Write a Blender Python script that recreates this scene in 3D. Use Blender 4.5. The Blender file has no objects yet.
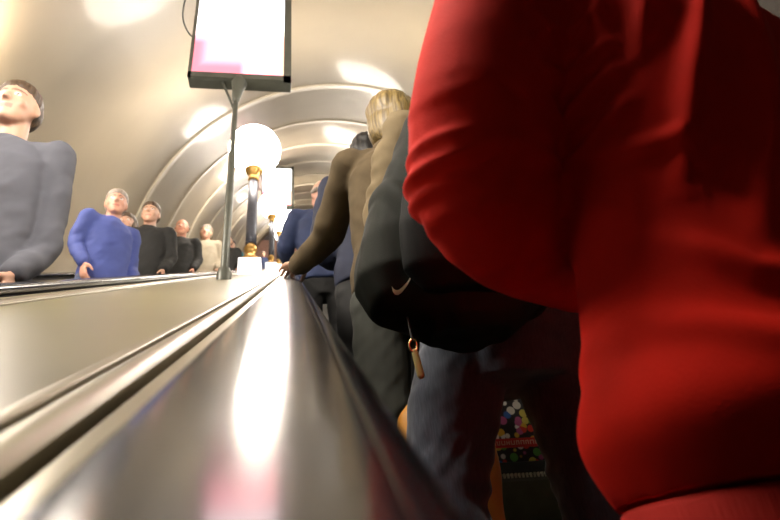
import bpy, bmesh, math, random
from mathutils import Vector, Matrix, noise, Euler
random.seed(4)
SC = bpy.context.scene
COL = SC.collection
PI = math.pi
A = math.radians(30); CA, SA = math.cos(A), math.sin(A)
Z0 = 4.0
V = Vector

# ------------------------------------------------------------------ frames
def W(x, s, n):
    """incline frame (across, up the incline, perpendicular to it) -> world"""
    return V((x, s*CA - n*SA, s*SA + n*CA + Z0))

N0 = 0.78                      # step nosing line below the reference line
def step_s(k): return 2.17 + 0.4619*k
def step_yz(k):
    p = W(0, step_s(k), -N0)
    return p.y, p.z

# ------------------------------------------------------------------ materials
def nd(nt, t, **kw):
    n = nt.nodes.new(t)
    for k, v in kw.items():
        if k in n.inputs: n.inputs[k].default_value = v
        else: setattr(n, k, v)
    return n

def mat(name, col, rough=0.5, metal=0.0, spec=0.5, var=0.0, vscale=8.0, bump=0.0, bscale=60.0,
        stretch=(1, 1, 1), sheen=0.0, coat=0.0, rvar=0.0):
    m = bpy.data.materials.new(name); m.use_nodes = True
    nt = m.node_tree; b = nt.nodes['Principled BSDF']
    c = (*col, 1)
    b.inputs['Base Color'].default_value = c
    b.inputs['Roughness'].default_value = rough
    b.inputs['Metallic'].default_value = metal
    b.inputs['Specular IOR Level'].default_value = spec
    b.inputs['Sheen Weight'].default_value = sheen
    b.inputs['Coat Weight'].default_value = coat
    b.inputs['Coat Roughness'].default_value = 0.08
    tc = nd(nt, 'ShaderNodeTexCoord'); mp = nd(nt, 'ShaderNodeMapping')
    mp.inputs['Scale'].default_value = stretch
    nt.links.new(tc.outputs['Object'], mp.inputs['Vector'])
    if var > 0 or rvar > 0:
        n1 = nd(nt, 'ShaderNodeTexNoise', Scale=vscale, Detail=4.0)
        nt.links.new(mp.outputs['Vector'], n1.inputs['Vector'])
        if var > 0:
            cr = nd(nt, 'ShaderNodeValToRGB')
            cr.color_ramp.elements[0].position = 0.3; cr.color_ramp.elements[1].position = 0.7
            cr.color_ramp.elements[0].color = (*[max(0, x*(1-var)) for x in col], 1)
            cr.color_ramp.elements[1].color = (*[min(1, x*(1+var)) for x in col], 1)
            nt.links.new(n1.outputs['Fac'], cr.inputs['Fac'])
            nt.links.new(cr.outputs['Color'], b.inputs['Base Color'])
        if rvar > 0:
            mr = nd(nt, 'ShaderNodeMapRange')
            mr.inputs['To Min'].default_value = max(0.02, rough-rvar); mr.inputs['To Max'].default_value = rough+rvar
            nt.links.new(n1.outputs['Fac'], mr.inputs['Value'])
            nt.links.new(mr.outputs['Result'], b.inputs['Roughness'])
    if bump > 0:
        n2 = nd(nt, 'ShaderNodeTexNoise', Scale=bscale, Detail=3.0)
        nt.links.new(mp.outputs['Vector'], n2.inputs['Vector'])
        bp = nd(nt, 'ShaderNodeBump', Strength=bump, Distance=0.004)
        nt.links.new(n2.outputs['Fac'], bp.inputs['Height'])
        nt.links.new(bp.outputs['Normal'], b.inputs['Normal'])
    return m

def emit(name, col, strength):
    m = bpy.data.materials.new(name); m.use_nodes = True
    b = m.node_tree.nodes['Principled BSDF']
    b.inputs['Base Color'].default_value = (*col, 1)
    b.inputs['Emission Color'].default_value = (*col, 1)
    b.inputs['Emission Strength'].default_value = strength
    b.inputs['Roughness'].default_value = 0.4
    return m

def skin_mat():
    m = mat('skin', (0.5, 0.3, 0.2), 0.5, bump=0.08, bscale=200)
    nt = m.node_tree; b = nt.nodes['Principled BSDF']
    a = nd(nt, 'ShaderNodeAttribute'); a.attribute_name = 'Col'
    nt.links.new(a.outputs['Color'], b.inputs['Base Color'])
    b.inputs['Subsurface Weight'].default_value = 0.08
    b.inputs['Subsurface Radius'].default_value = (0.01, 0.004, 0.002)
    return m

def denim_mat(name, col):
    m = mat(name, col, 0.85, var=0.35, vscale=7, sheen=0.2)
    nt = m.node_tree; b = nt.nodes['Principled BSDF']
    tc = nd(nt, 'ShaderNodeTexCoord'); mp = nd(nt, 'ShaderNodeMapping')
    mp.inputs['Scale'].default_value = (260, 260, 30)
    nt.links.new(tc.outputs['Object'], mp.inputs['Vector'])
    n = nd(nt, 'ShaderNodeTexNoise', Scale=1.0, Detail=2.0)
    nt.links.new(mp.outputs['Vector'], n.inputs['Vector'])
    src = b.inputs['Base Color'].links[0].from_socket
    mx = nd(nt, 'ShaderNodeMix', data_type='RGBA', blend_type='MULTIPLY')
    mx.inputs[0].default_value = 0.35
    cr = nd(nt, 'ShaderNodeValToRGB')
    cr.color_ramp.elements[0].position = 0.35; cr.color_ramp.elements[0].color = (0.35, 0.37, 0.42, 1)
    cr.color_ramp.elements[1].position = 0.65; cr.color_ramp.elements[1].color = (1.5, 1.5, 1.45, 1)
    nt.links.new(n.outputs['Fac'], cr.inputs['Fac'])
    nt.links.new(src, mx.inputs[6]); nt.links.new(cr.outputs['Color'], mx.inputs[7])
    nt.links.new(mx.outputs[2], b.inputs['Base Color'])
    bp = nd(nt, 'ShaderNodeBump', Strength=0.3, Distance=0.001)
    nt.links.new(n.outputs['Fac'], bp.inputs['Height']); nt.links.new(bp.outputs['Normal'], b.inputs['Normal'])
    return m

def hair_mat(name, dark, light):
    m = mat(name, dark, 0.5)
    nt = m.node_tree; b = nt.nodes['Principled BSDF']
    tc = nd(nt, 'ShaderNodeTexCoord'); mp = nd(nt, 'ShaderNodeMapping')
    mp.inputs['Scale'].default_value = (150, 150, 5)
    nt.links.new(tc.outputs['Object'], mp.inputs['Vector'])
    n = nd(nt, 'ShaderNodeTexNoise', Scale=1.0, Detail=4.0)
    nt.links.new(mp.outputs['Vector'], n.inputs['Vector'])
    cr = nd(nt, 'ShaderNodeValToRGB')
    cr.color_ramp.elements[0].position = 0.36; cr.color_ramp.elements[0].color = (*dark, 1)
    cr.color_ramp.elements[1].position = 0.66; cr.color_ramp.elements[1].color = (*light, 1)
    nt.links.new(n.outputs['Fac'], cr.inputs['Fac']); nt.links.new(cr.outputs['Color'], b.inputs['Base Color'])
    bp = nd(nt, 'ShaderNodeBump', Strength=0.5, Distance=0.004)
    nt.links.new(n.outputs['Fac'], bp.inputs['Height']); nt.links.new(bp.outputs['Normal'], b.inputs['Normal'])
    return m

def screen_mat(name='lit_screen', strength=3.8):
    """backlit advertising picture: white, pink band down the lower left, pale green lower right edge"""
    m = bpy.data.materials.new(name); m.use_nodes = True
    nt = m.node_tree; b = nt.nodes['Principled BSDF']
    b.inputs['Base Color'].default_value = (0.02, 0.02, 0.02, 1); b.inputs['Roughness'].default_value = 0.3
    tc = nd(nt, 'ShaderNodeTexCoord'); sx = nd(nt, 'ShaderNodeSeparateXYZ')
    nt.links.new(tc.outputs['Object'], sx.inputs[0])
    def rng(sock, a, bb):
        r = nd(nt, 'ShaderNodeMapRange', interpolation_type='SMOOTHSTEP')
        r.inputs['From Min'].default_value = a; r.inputs['From Max'].default_value = bb
        nt.links.new(sock, r.inputs['Value']); return r.outputs['Result']
    def mth(op, a, bb):
        r = nd(nt, 'ShaderNodeMath', operation=op)
        nt.links.new(a, r.inputs[0]); nt.links.new(bb, r.inputs[1]); return r.outputs[0]
    # object coords: x across (-.42 .. .42), z up from the bottom edge of the panel (0 .. 1.3)
    left = rng(sx.outputs['X'], -0.24, -0.40)
    low = rng(sx.outputs['Z'], 0.52, 0.38)
    bot = rng(sx.outputs['Z'], 0.24, 0.06)
    lx = rng(sx.outputs['X'], 0.06, -0.02)
    pink = mth('MAXIMUM', mth('MULTIPLY', left, low), mth('MULTIPLY', bot, lx))
    right = mth('MULTIPLY', rng(sx.outputs['X'], 0.33, 0.42), rng(sx.outputs['Z'], 0.9, 0.5))
    m1 = nd(nt, 'ShaderNodeMix', data_type='RGBA')
    m0 = nd(nt, 'ShaderNodeMix', data_type='RGBA')
    m0.inputs[6].default_value = (1.0, 0.97, 0.98, 1); m0.inputs[7].default_value = (1.0, 0.20, 0.26, 1)
    nt.links.new(rng(sx.outputs['Z'], 0.60, 0.46), m0.inputs[0]); nt.links.new(m0.outputs[2], m1.inputs[6])
    m1.inputs[6].default_value = (1.0, 0.97, 0.98, 1); m1.inputs[7].default_value = (0.34, 0.075, 0.10, 1)
    nt.links.new(pink, m1.inputs[0])
    m2 = nd(nt, 'ShaderNodeMix', data_type='RGBA')
    m2.inputs[7].default_value = (0.20, 0.26, 0.12, 1)
    nt.links.new(right, m2.inputs[0]); nt.links.new(m1.outputs[2], m2.inputs[6])
    nt.links.new(m2.outputs[2], b.inputs['Emission Color'])
    b.inputs['Emission Strength'].default_value = strength
    return m

def bag_print_mat():
    m = mat('coloured_bag_print', (0.5, 0.1, 0.1), 0.35)
    nt = m.node_tree; b = nt.nodes['Principled BSDF']
    tc = nd(nt, 'ShaderNodeTexCoord')
    mp = nd(nt, 'ShaderNodeMapping'); mp.inputs['Scale'].default_value = (30, 0.01, 30)
    nt.links.new(tc.outputs['Object'], mp.inputs['Vector'])
    v = nd(nt, 'ShaderNodeTexVoronoi', Scale=1.0); v.inputs['Randomness'].default_value = 0.8
    nt.links.new(mp.outputs['Vector'], v.inputs['Vector'])
    hs = nd(nt, 'ShaderNodeSeparateColor'); nt.links.new(v.outputs['Color'], hs.inputs[0])
    cr = nd(nt, 'ShaderNodeValToRGB'); cr.color_ramp.interpolation = 'CONSTANT'
    cols = [(0.75, 0.7, 0.62), (0.7, 0.05, 0.03), (0.75, 0.45, 0.04), (0.1, 0.35, 0.06), (0.8, 0.75, 0.7), (0.04, 0.12, 0.4), (0.7, 0.6, 0.1), (0.5, 0.1, 0.25)]
    el = cr.color_ramp.elements
    el[0].color = (*cols[0], 1); el[1].position = 0.125; el[1].color = (*cols[1], 1)
    for i in range(2, 8):
        e = el.new(i/8); e.color = (*cols[i], 1)
    nt.links.new(hs.outputs[0], cr.inputs['Fac'])
    dr = nd(nt, 'ShaderNodeValToRGB'); dr.color_ramp.elements[0].position = 0.50; dr.color_ramp.elements[1].position = 0.56
    dr.color_ramp.elements[0].color = (0, 0, 0, 1); dr.color_ramp.elements[1].color = (1, 1, 1, 1)
    nt.links.new(v.outputs['Distance'], dr.inputs['Fac'])
    mx = nd(nt, 'ShaderNodeMix', data_type='RGBA'); mx.inputs[7].default_value = (0.02, 0.015, 0.015, 1)
    nt.links.new(dr.outputs['Color'], mx.inputs[0]); nt.links.new(cr.outputs['Color'], mx.inputs[6])
    nt.links.new(mx.outputs[2], b.inputs['Base Color'])
    return m

M = {
 'rubber': mat('black_rubber', (0.014, 0.014, 0.016), 0.18, spec=0.5, coat=0.15, rvar=0.03, vscale=30),
 'cream': mat('cream_enamel', (0.17, 0.15, 0.078), 0.3, spec=0.35, var=0.06, vscale=3),
 'strip': mat('pale_metal_strip', (0.20, 0.175, 0.115), 0.35, metal=0.6, var=0.05),
 'brass': mat('beige_guide', (0.25, 0.215, 0.13), 0.3, metal=0.3, var=0.05),
 'dark': mat('dark_gap', (0.012, 0.012, 0.011), 0.6, var=0.2),
 'panel': mat('dark_balustrade_panel', (0.035, 0.033, 0.028), 0.35, var=0.2),
 'tread': mat('ribbed_aluminium', (0.15, 0.15, 0.12), 0.45, metal=0.5, var=0.2, vscale=20),
 'riser': mat('olive_riser', (0.12, 0.12, 0.07), 0.5, metal=0.3, var=0.2, vscale=12),
 'cleat': mat('cream_comb_edge', (0.62, 0.58, 0.42), 0.5, var=0.15),
 'floorm': mat('pit_floor', (0.08, 0.08, 0.075), 0.8, var=0.2),
 'post': mat('dark_grey_post', (0.10, 0.105, 0.09), 0.4, metal=0.3, var=0.15),
 'column': mat('blue_grey_column', (0.07, 0.075, 0.10), 0.4, metal=0.2, var=0.2),
 'gold': mat('gilded_metal', (0.50, 0.30, 0.09), 0.35, metal=0.7, var=0.2),
 'plinth': emit('glow_white_plinth', (0.9, 0.88, 0.9), 0.9),  # white plinth given a weak glow of its own
 'globe': emit('opal_globe', (1.0, 0.90, 0.78), 34.0),
 'screen': screen_mat(),
 'skin': skin_mat(),
 'red': mat('red_sweatshirt', (0.70, 0.013, 0.003), 0.85, spec=0.15, var=0.05, vscale=30, bump=0.12, bscale=450),
 'redrib': mat('red_ribbing', (0.62, 0.012, 0.003), 0.8, bump=0.4, bscale=140, stretch=(4, 4, 0.2)),
 'tan': mat('tan_twill', (0.085, 0.062, 0.034), 0.9, spec=0.2, var=0.1, vscale=20, bump=0.15, bscale=400),
 'khaki': mat('khaki_cotton', (0.165, 0.125, 0.07), 0.9, spec=0.2, var=0.1, vscale=20, bump=0.15, bscale=400),
 'navy': mat('navy_cloth', (0.010, 0.014, 0.035), 0.8, var=0.2, bump=0.1, bscale=300),
 'blue': mat('blue_jacket_cloth', (0.018, 0.03, 0.085), 0.8, var=0.2, bump=0.1, bscale=300),
 'black': mat('black_cloth', (0.010, 0.010, 0.010), 0.8, var=0.2, bump=0.1, bscale=300),
 'greyt': mat('grey_green_trousers', (0.03, 0.032, 0.025), 0.9, var=0.1, bump=0.1, bscale=300),
 'jeans': denim_mat('dark_blue_denim', (0.044, 0.053, 0.075)),
 'pack': mat('dark_green_nylon', (0.010, 0.012, 0.008), 0.7, spec=0.12, var=0.2, vscale=10, bump=0.15, bscale=350),
 'packpanel': mat('black_nylon', (0.005, 0.0055, 0.005), 0.7, spec=0.12, var=0.2, bump=0.15, bscale=350),
 'webbing': mat('black_webbing', (0.012, 0.012, 0.012), 0.6, bump=0.3, bscale=200),
 'logo': mat('white_print', (0.85, 0.82, 0.62), 0.5, var=0.02),
 'chrome': mat('yellow_metal', (0.75, 0.62, 0.30), 0.25, metal=0.9, var=0.05),
 'pull': mat('olive_cord', (0.30, 0.25, 0.08), 0.6, var=0.1),
 'mustard': mat('mustard_leather', (0.55, 0.24, 0.03), 0.55, var=0.12, vscale=10, bump=0.2, bscale=150),
 'bagprint': bag_print_mat(),
 'redband': mat('red_print_band', (0.55, 0.03, 0.02), 0.4, var=0.1),
 'palelet': mat('pale_print', (0.75, 0.45, 0.32), 0.4, var=0.05),
 'bagbottom': mat('dark_card', (0.03, 0.03, 0.025), 0.5, var=0.2),
 'shoe': mat('dark_leather', (0.03, 0.022, 0.018), 0.4, var=0.2),
 'blond': hair_mat('dark_blond_hair', (0.07, 0.045, 0.014), (0.21, 0.145, 0.045)),
 'blackhair': hair_mat('black_hair', (0.006, 0.006, 0.006), (0.03, 0.026, 0.022)),
 'brownhair': hair_mat('brown_hair', (0.035, 0.02, 0.011), (0.10, 0.06, 0.032)),
 'greyhair': hair_mat('grey_hair', (0.16, 0.13, 0.11), (0.36, 0.31, 0.27)),
 'bluegrey': mat('blue_grey_jacket', (0.09, 0.093, 0.115), 0.85, var=0.1, bump=0.1, bscale=300),
 'shirtblue': mat('blue_shirt', (0.06, 0.085, 0.30), 0.8, var=0.12, bump=0.1, bscale=300),
 'beige': mat('beige_coat', (0.36, 0.31, 0.23), 0.85, var=0.1, bump=0.1, bscale=300),
 'teal': mat('teal_jacket', (0.02, 0.16, 0.23), 0.8, var=0.1),
 'denimlight': denim_mat('mid_blue_denim', (0.05, 0.07, 0.14)),
}

def vault_mat():
    m = mat('cream_plaster', (0.50, 0.425, 0.305), 0.45, var=0.05, vscale=0.8, coat=0.15)
    nt = m.node_tree; b = nt.nodes['Principled BSDF']
    tc = nd(nt, 'ShaderNodeTexCoord')
    n = nd(nt, 'ShaderNodeTexNoise', Scale=3.0, Detail=4.0)
    nt.links.new(tc.outputs['Object'], n.inputs['Vector'])
    bp = nd(nt, 'ShaderNodeBump', Strength=0.08, Distance=0.02)
    nt.links.new(n.outputs['Fac'], bp.inputs['Height']); nt.links.new(bp.outputs['Normal'], b.inputs['Normal'])
    return m
M['vault'] = vault_mat()
M['ribm'] = mat('vault_rib_plaster', (0.52, 0.455, 0.35), 0.4, var=0.05)
M['darkwall'] = mat('unseen_dark_wall', (0.03, 0.022, 0.016), 0.5, var=0.3, stretch=(1, .2, 1))  # dark colour for unseen walls, keeps bounce light down
M['endwall'] = mat('grey_mauve_wall', (0.17, 0.145, 0.15), 0.7, var=0.1)
M['hall'] = mat('warm_hall_plaster', (0.55, 0.38, 0.30), 0.6, var=0.1)

# ------------------------------------------------------------------ objects
def empty(name, loc, rz=0.0):
    o = bpy.data.objects.new(name, None); COL.objects.link(o)
    o.empty_display_size = 0.1
    o.location = loc; o.rotation_euler = (0, 0, rz)
    return o

def tag(o, label=None, cat=None, group=None, kind=None):
    if label: o['label'] = label
    if cat: o['category'] = cat
    if group: o['group'] = group
    if kind: o['kind'] = kind
    return o

def link_mesh(me, name, m, parent=None, loc=(0, 0, 0)):
    o = bpy.data.objects.new(name, me); COL.objects.link(o)
    if m is not None:
        me.materials.clear(); me.materials.append(m)
    o.location = loc
    if parent is not None: o.parent = parent
    return o

def build(bm, name, m, parent=None, loc=(0, 0, 0), smooth=True, angle=None):
    bmesh.ops.recalc_face_normals(bm, faces=bm.faces)
    me = bpy.data.meshes.new(name)
    bm.to_mesh(me); bm.free()
    if smooth:
        me.polygons.foreach_set('use_smooth', [True]*len(me.polygons))
        if angle is not None: me.set_sharp_from_angle(angle=angle)
    return link_mesh(me, name, m, parent, loc)

def remesh(bm, voxel, smooth=3):
    bmesh.ops.recalc_face_normals(bm, faces=bm.faces)
    me = bpy.data.meshes.new('tmp'); bm.to_mesh(me); bm.free()
    o = bpy.data.objects.new('tmp', me); COL.objects.link(o)
    r = o.modifiers.new('r', 'REMESH'); r.mode = 'VOXEL'; r.voxel_size = voxel; r.use_smooth_shade = True
    if smooth:
        s = o.modifiers.new('s', 'SMOOTH'); s.iterations = smooth; s.factor = 0.5
    dg = bpy.context.evaluated_depsgraph_get()
    me2 = bpy.data.meshes.new_from_object(o.evaluated_get(dg))
    bpy.data.objects.remove(o); bpy.data.meshes.remove(me)
    me2.polygons.foreach_set('use_smooth', [True]*len(me2.polygons))
    return me2

def displace(me, fn):
    me.update()
    nrm = [v.normal.copy() for v in me.vertices]
    for v, n in zip(me.vertices, nrm):
        d = fn(v.co, n)
        if d: v.co += n*d
    me.update()

def rings_to_bm(bm, rings, closed=True):
    vs = [[bm.verts.new(p) for p in r] for r in rings]
    k = len(rings[0])
    for a, b in zip(vs, vs[1:]):
        for i in range(k):
            j = (i+1) % k
            bm.faces.new((a[i], a[j], b[j], b[i]))
    if closed:
        bm.faces.new(vs[0][::-1]); bm.faces.new(vs[-1])

def loft(bm, rings, seg=24, sup=2.0, cap=True):
    """rings: (cx, cy, z, rx, ry) horizontal ellipses"""
    out = []
    def ring(cx, cy, z, rx, ry):
        r = []
        for i in range(seg):
            a = 2*PI*i/seg
            c, s = math.cos(a), math.sin(a)
            r.append(V((cx + rx*math.copysign(abs(c)**(2/sup), c), cy + ry*math.copysign(abs(s)**(2/sup), s), z)))
        return r
    for q in rings: out.append(ring(*q))
    rings_to_bm(bm, out)

def tube(bm, pts, rad, seg=14, flat=None, ends=True):
    """tapered tube with rounded ends; flat=(axis, factor) squashes offsets along an axis"""
    pts = [V(p) for p in pts]
    n = len(pts)
    tang = []
    for i in range(n):
        if i == 0: t = pts[1]-pts[0]
        elif i == n-1: t = pts[-1]-pts[-2]
        else: t = (pts[i+1]-pts[i]).normalized() + (pts[i]-pts[i-1]).normalized()
        tang.append(t.normalized())
    u = tang[0].orthogonal().normalized()
    rings = []
    def ring(c, t, u, r):
        v = t.cross(u).normalized()
        out = []
        for i in range(seg):
            a = 2*PI*i/seg
            off = u*(math.cos(a)*r) + v*(math.sin(a)*r)
            if flat:
                ax = V(flat[0]).normalized()
                off -= ax*(off.dot(ax)*(1-flat[1]))
            out.append(c+off)
        return out
    for i in range(n):
        u = (u - tang[i]*u.dot(tang[i])).normalized()
        if i == 0 and ends:
            for q in (0.15, 0.6, 0.88):
                rings.append(ring(pts[0]-tang[0]*rad[0]*math.sqrt(1-q*q), tang[0], u, rad[0]*q))
        rings.append(ring(pts[i], tang[i], u, rad[i]))
        if i == n-1 and ends:
            for q in (0.88, 0.6, 0.15):
                rings.append(ring(pts[i]+tang[i]*rad[i]*math.sqrt(1-q*q), tang[i], u, rad[i]*q))
    rings_to_bm(bm, rings)

def curve_pts(pts, k=5):
    """Catmull-Rom refinement"""
    pts = [V(p) for p in pts]
    P = [2*pts[0]-pts[1]] + pts + [2*pts[-1]-pts[-2]]
    out = []
    for i in range(1, len(P)-2):
        for j in range(k):
            t = j/k
            a, b, c, d = P[i-1], P[i], P[i+1], P[i+2]
            out.append(0.5*((2*b)+(c-a)*t+(2*a-5*b+4*c-d)*t*t+(-a+3*b-3*c+d)*t**3))
    out.append(pts[-1]); return out

def lerp_list(vals, k=5):
    out = []
    for a, b in zip(vals, vals[1:]):
        for j in range(k): out.append(a+(b-a)*j/k)
    out.append(vals[-1]); return out

def ell(bm, c, r, seg=16, rows=10, rot=None):
    m = Matrix.Translation(V(c)) @ ((rot or Matrix()).to_4x4()) @ Matrix.Diagonal((*r, 1))
    bmesh.ops.create_uvsphere(bm, u_segments=seg, v_segments=rows, radius=1.0, matrix=m)

def box(bm, c, sz, rot=None):
    m = Matrix.Translation(V(c)) @ ((rot or Matrix()).to_4x4()) @ Matrix.Diagonal((*sz, 1))
    bmesh.ops.create_cube(bm, size=1.0, matrix=m)

def bevel(bm, w, seg=2):
    bmesh.ops.bevel(bm, geom=list(bm.edges), offset=w, segments=seg, affect='EDGES', profile=0.5)

def lathe(bm, prof, seg=28):
    """prof: (r, z)"""
    rings = [[V((r*math.cos(2*PI*i/seg), r*math.sin(2*PI*i/seg), z)) for i in range(seg)] for r, z in prof]
    rings_to_bm(bm, rings)

def incline_prism(name, prof, s0, s1, m, parent=None, segs=1, smooth=True, angle=0.6):
    """closed (x, n) outline drawn along the incline"""
    bm = bmesh.new()
    o0 = W(prof[0][0], s0, prof[0][1])
    rings = []
    for j in range(segs+1):
        s = s0+(s1-s0)*j/segs
        rings.append([W(x, s, n)-o0 for x, n in prof])
    rings_to_bm(bm, rings)
    return build(bm, name, m, parent, o0, smooth, angle)

def rect(x0, x1, n0, n1, r=0.0):
    if r <= 0: return [(x0, n0), (x1, n0), (x1, n1), (x0, n1)]
    out = []
    for cx, cn, a0 in ((x1-r, n1-r, 0), (x0+r, n1-r, 90), (x0+r, n0+r, 180), (x1-r, n0+r, 270)):
        for k in range(5):
            a = math.radians(a0+k*22.5)
            out.append((cx+r*math.cos(a), cn+r*math.sin(a)))
    return out

# ------------------------------------------------------------------ tunnel shell
SB, SF = -2.6, 44.0
VC, VN, VR = 1.0, -0.6, 4.0
VS = 3.4
M['lowvault'] = mat('dark_vault_panels', (0.025, 0.022, 0.018), 0.7, var=0.1)  # unseen stretch of vault, coloured dark to keep light off the red back
def vault_pt(th, s, r=VR): return W(VC+r*math.cos(th), s, VN+r*math.sin(th))
def vault():
    t0, t1 = math.radians(-22), math.radians(202)
    bm = bmesh.new()
    K = 72; J = 53
    def shell(a, b, J):
        g = [[bm.verts.new(vault_pt(t0+(t1-t0)*i/K, a+(b-a)*j/J)) for i in range(K+1)] for j in range(J+1)]
        for j in range(J):
            for i in range(K):
                bm.faces.new((g[j][i], g[j][i+1], g[j+1][i+1], g[j+1][i]))
        bmesh.ops.solidify(bm, geom=list(bm.faces), thickness=0.05)
    shell(SB, VS, 6)
    tag(build(bm, 'ceiling_lower', M['lowvault']), 'unseen vault over the lower landing, coloured dark to hold back light', kind='structure')
    bm = bmesh.new()
    shell(VS, SF, J)
    o = build(bm, 'ceiling', M['vault']); tag(o, 'cream barrel vault of the escalator tunnel', kind='structure')
    # raised ribs across the vault
    s = 11.2
    while s < SF-0.5:
        bm = bmesh.new()
        prof = [(-0.13, 0.02), (-0.09, -0.028), (0.09, -0.028), (0.13, 0.02)]
        rings = [[vault_pt(t0+(t1-t0)*i/K, s+ds, VR+dr) for ds, dr in prof] for i in range(K+1)]
        rings_to_bm(bm, rings)
        r = build(bm, 'vault_rib', M['ribm'], o, angle=0.7)
        s += 2.7
vault()
def right_liner():  # unseen dark lining, added to cut light from the right
    bm = bmesh.new(); K = 24
    for_ = [[vault_pt(math.radians(-5+55*i/K), s, q) for i in range(K+1)] + [vault_pt(math.radians(50-55*i/K), s, q-0.04) for i in range(K+1)] for s, q in ((SB+.1, VR-.01), (SF-.1, VR-.01))]
    rings_to_bm(bm, for_)
    tag(build(bm, 'wall_right', M['darkwall'], angle=0.6), 'unseen dark liner added low on the right side of the tunnel to cut light', kind='structure')
right_liner()

def end_walls():
    # upper end: grey tympanum over a low opening, with a lit hall behind
    bm = bmesh.new()
    yb = 1.95
    a0 = math.asin((yb-VN)/VR); K = 40
    front = [W(VC+VR*math.cos(a0+(PI-2*a0)*i/K), SF, VN+VR*math.sin(a0+(PI-2*a0)*i/K)) for i in range(K+1)]
    back = [W(VC+VR*math.cos(a0+(PI-2*a0)*i/K), SF+0.3, VN+VR*math.sin(a0+(PI-2*a0)*i/K)) for i in range(K+1)]
    f = [bm.verts.new(p) for p in front]; b = [bm.verts.new(p) for p in back]
    bm.faces.new(f); bm.faces.new(b[::-1])
    for i in range(K+1):
        j = (i+1) % (K+1)
        bm.faces.new((f[i], f[j], b[j], b[i]))
    tag(build(bm, 'wall_far', M['endwall'], smooth=False), 'grey arched end wall above the upper landing', kind='structure')
    # hall behind
    for nm, x0, x1, s0, s1, n0, n1 in (('wall_hall', -4.5, 6.5, SF+5, SF+5.2, -2, 3.4), ('ceiling_hall', -4.5, 6.5, SF+0.3, SF+5, 2.6, 2.7),
                                       ('wall_hall_left', -4.7, -4.5, SF+.3, SF+5.2, -2, 3.4), ('wall_hall_right', 6.5, 6.7, SF+.3, SF+5.2, -2, 3.4),
                                       ('floor_landing', -4.5, 6.5, SF+.0, SF+5.0, -1.0, -0.8)):
        o = incline_prism(nm, rect(x0, x1, n0, n1), s0, s1, M['hall'], smooth=False)
        tag(o, kind='structure')
    o = incline_prism('wall_back', rect(VC-4.1, VC+4.1, -2.2, 3.5), SB-0.2, SB, M['darkwall'], smooth=False)  # unseen, drawn in close and dark to weaken light from behind
    tag(o, kind='structure')
    o = incline_prism('floor', rect(-3.0, 5.0, -1.45, -1.30), SB, SF, M['floorm'], smooth=False)
    tag(o, 'dark pit floor beneath the escalators', kind='structure')
end_walls()

# ------------------------------------------------------------------ balustrade decks and handrails
RAIL = [(-0.050, -0.083), (-0.056, -0.076), (-0.0595, -0.067), (-0.0585, -0.058), (-0.054, -0.051), (-0.046, -0.0478), (-0.02, -0.0466),
        (0.0, -0.0465), (0.014, -0.0470), (0.0215, -0.0482), (0.0235, -0.0500), (0.0262, -0.0500), (0.034, -0.0540), (0.0405, -0.0605), (0.0430, -0.069),
        (0.040, -0.078), (0.034, -0.083)]
def mir(prof, c): return [(c-x, n) for x, n in prof][::-1]
S0, S1 = -2.5, 42.0
def handrail(prof, label):
    o = incline_prism('handrail', prof, S0, S1, M['rubber'], segs=20, angle=0.5)
    tag(o, label, 'handrail')
handrail(RAIL, 'glossy black rubber handrail in the foreground mirroring the lit signs and globes')
handrail(mir(RAIL, -0.85), 'black rubber handrail of the opposite escalator, across the cream deck from the foreground one')
handrail([(x-2.01, n) for x, n in RAIL], 'farthest left black handrail, behind the descending riders along the wall')
handrail(mir(RAIL, 1.16), 'black handrail on the right hand side of the riders going up, beyond the red sweatshirt')

def mirror_pair(c):
    return [lambda p: p] + ([lambda p, c=c: mir(p, c)] if c is not None else [])
def balustrade(label, c, off=None):
    """deck with mouldings; c = mirror constant for the second half"""
    root = empty('balustrade', W(-0.425 if off is None else 0, 0, -0.1))
    tag(root, label, 'balustrade', kind='structure')
    inv = Matrix.Translation(-root.location)
    def P(nm, prof, m, **k):
        o = incline_prism(nm, prof, S0, S1, m, None, **k)
        o.parent = root; o.location = o.location - root.location
    return root, P
root, P = balustrade('cream deck between the two escalators with pale metal mouldings', -0.85)
P('deck_panel', rect(-0.676, -0.174, -0.112, -0.092), M['cream'])
P('deck_core', rect(-0.84, -0.01, -0.16, -0.112), M['dark'])
for f in mirror_pair(-0.85):
    P('handrail_guide', f(rect(-0.103, -0.062, -0.112, -0.083, 0.004)), M['brass'])
    P('handrail_track', f(rect(-0.040, 0.024, -0.160, -0.084)), M['panel'])
    P('metal_moulding', f([(-0.149, -0.112), (-0.149, -0.094), (-0.146, -0.085), (-0.140, -0.0805), (-0.131, -0.079), (-0.122, -0.0805), (-0.116, -0.085), (-0.1135, -0.094), (-0.1135, -0.112)]), M['strip'])
    P('edge_strip', f(rect(-0.174, -0.157, -0.112, -0.085, 0.004)), M['strip'])
    P('inner_panel', f(rect(0.010, 0.030, -1.10, -0.160)), M['panel'])
root, P = balustrade('left wall deck beyond the descending escalator', None, -2.01)
P('inner_panel', rect(-2.00, -1.98, -1.10, -0.085), M['panel'])
P('deck_panel', rect(-2.90, -2.115, -0.12, -0.10), M['cream'])
P('handrail_guide', rect(-2.115, -2.02, -0.13, -0.084), M['brass'])
root, P = balustrade('right wall deck beyond the ascending escalator', None, 1.16)
P('inner_panel', rect(1.13, 1.15, -1.10, -0.085), M['panel'])
P('deck_panel', rect(1.27, 4.9, -0.12, -0.10), M['panel'])
P('handrail_guide', rect(1.15, 1.27, -0.13, -0.084), M['brass'])

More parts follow.
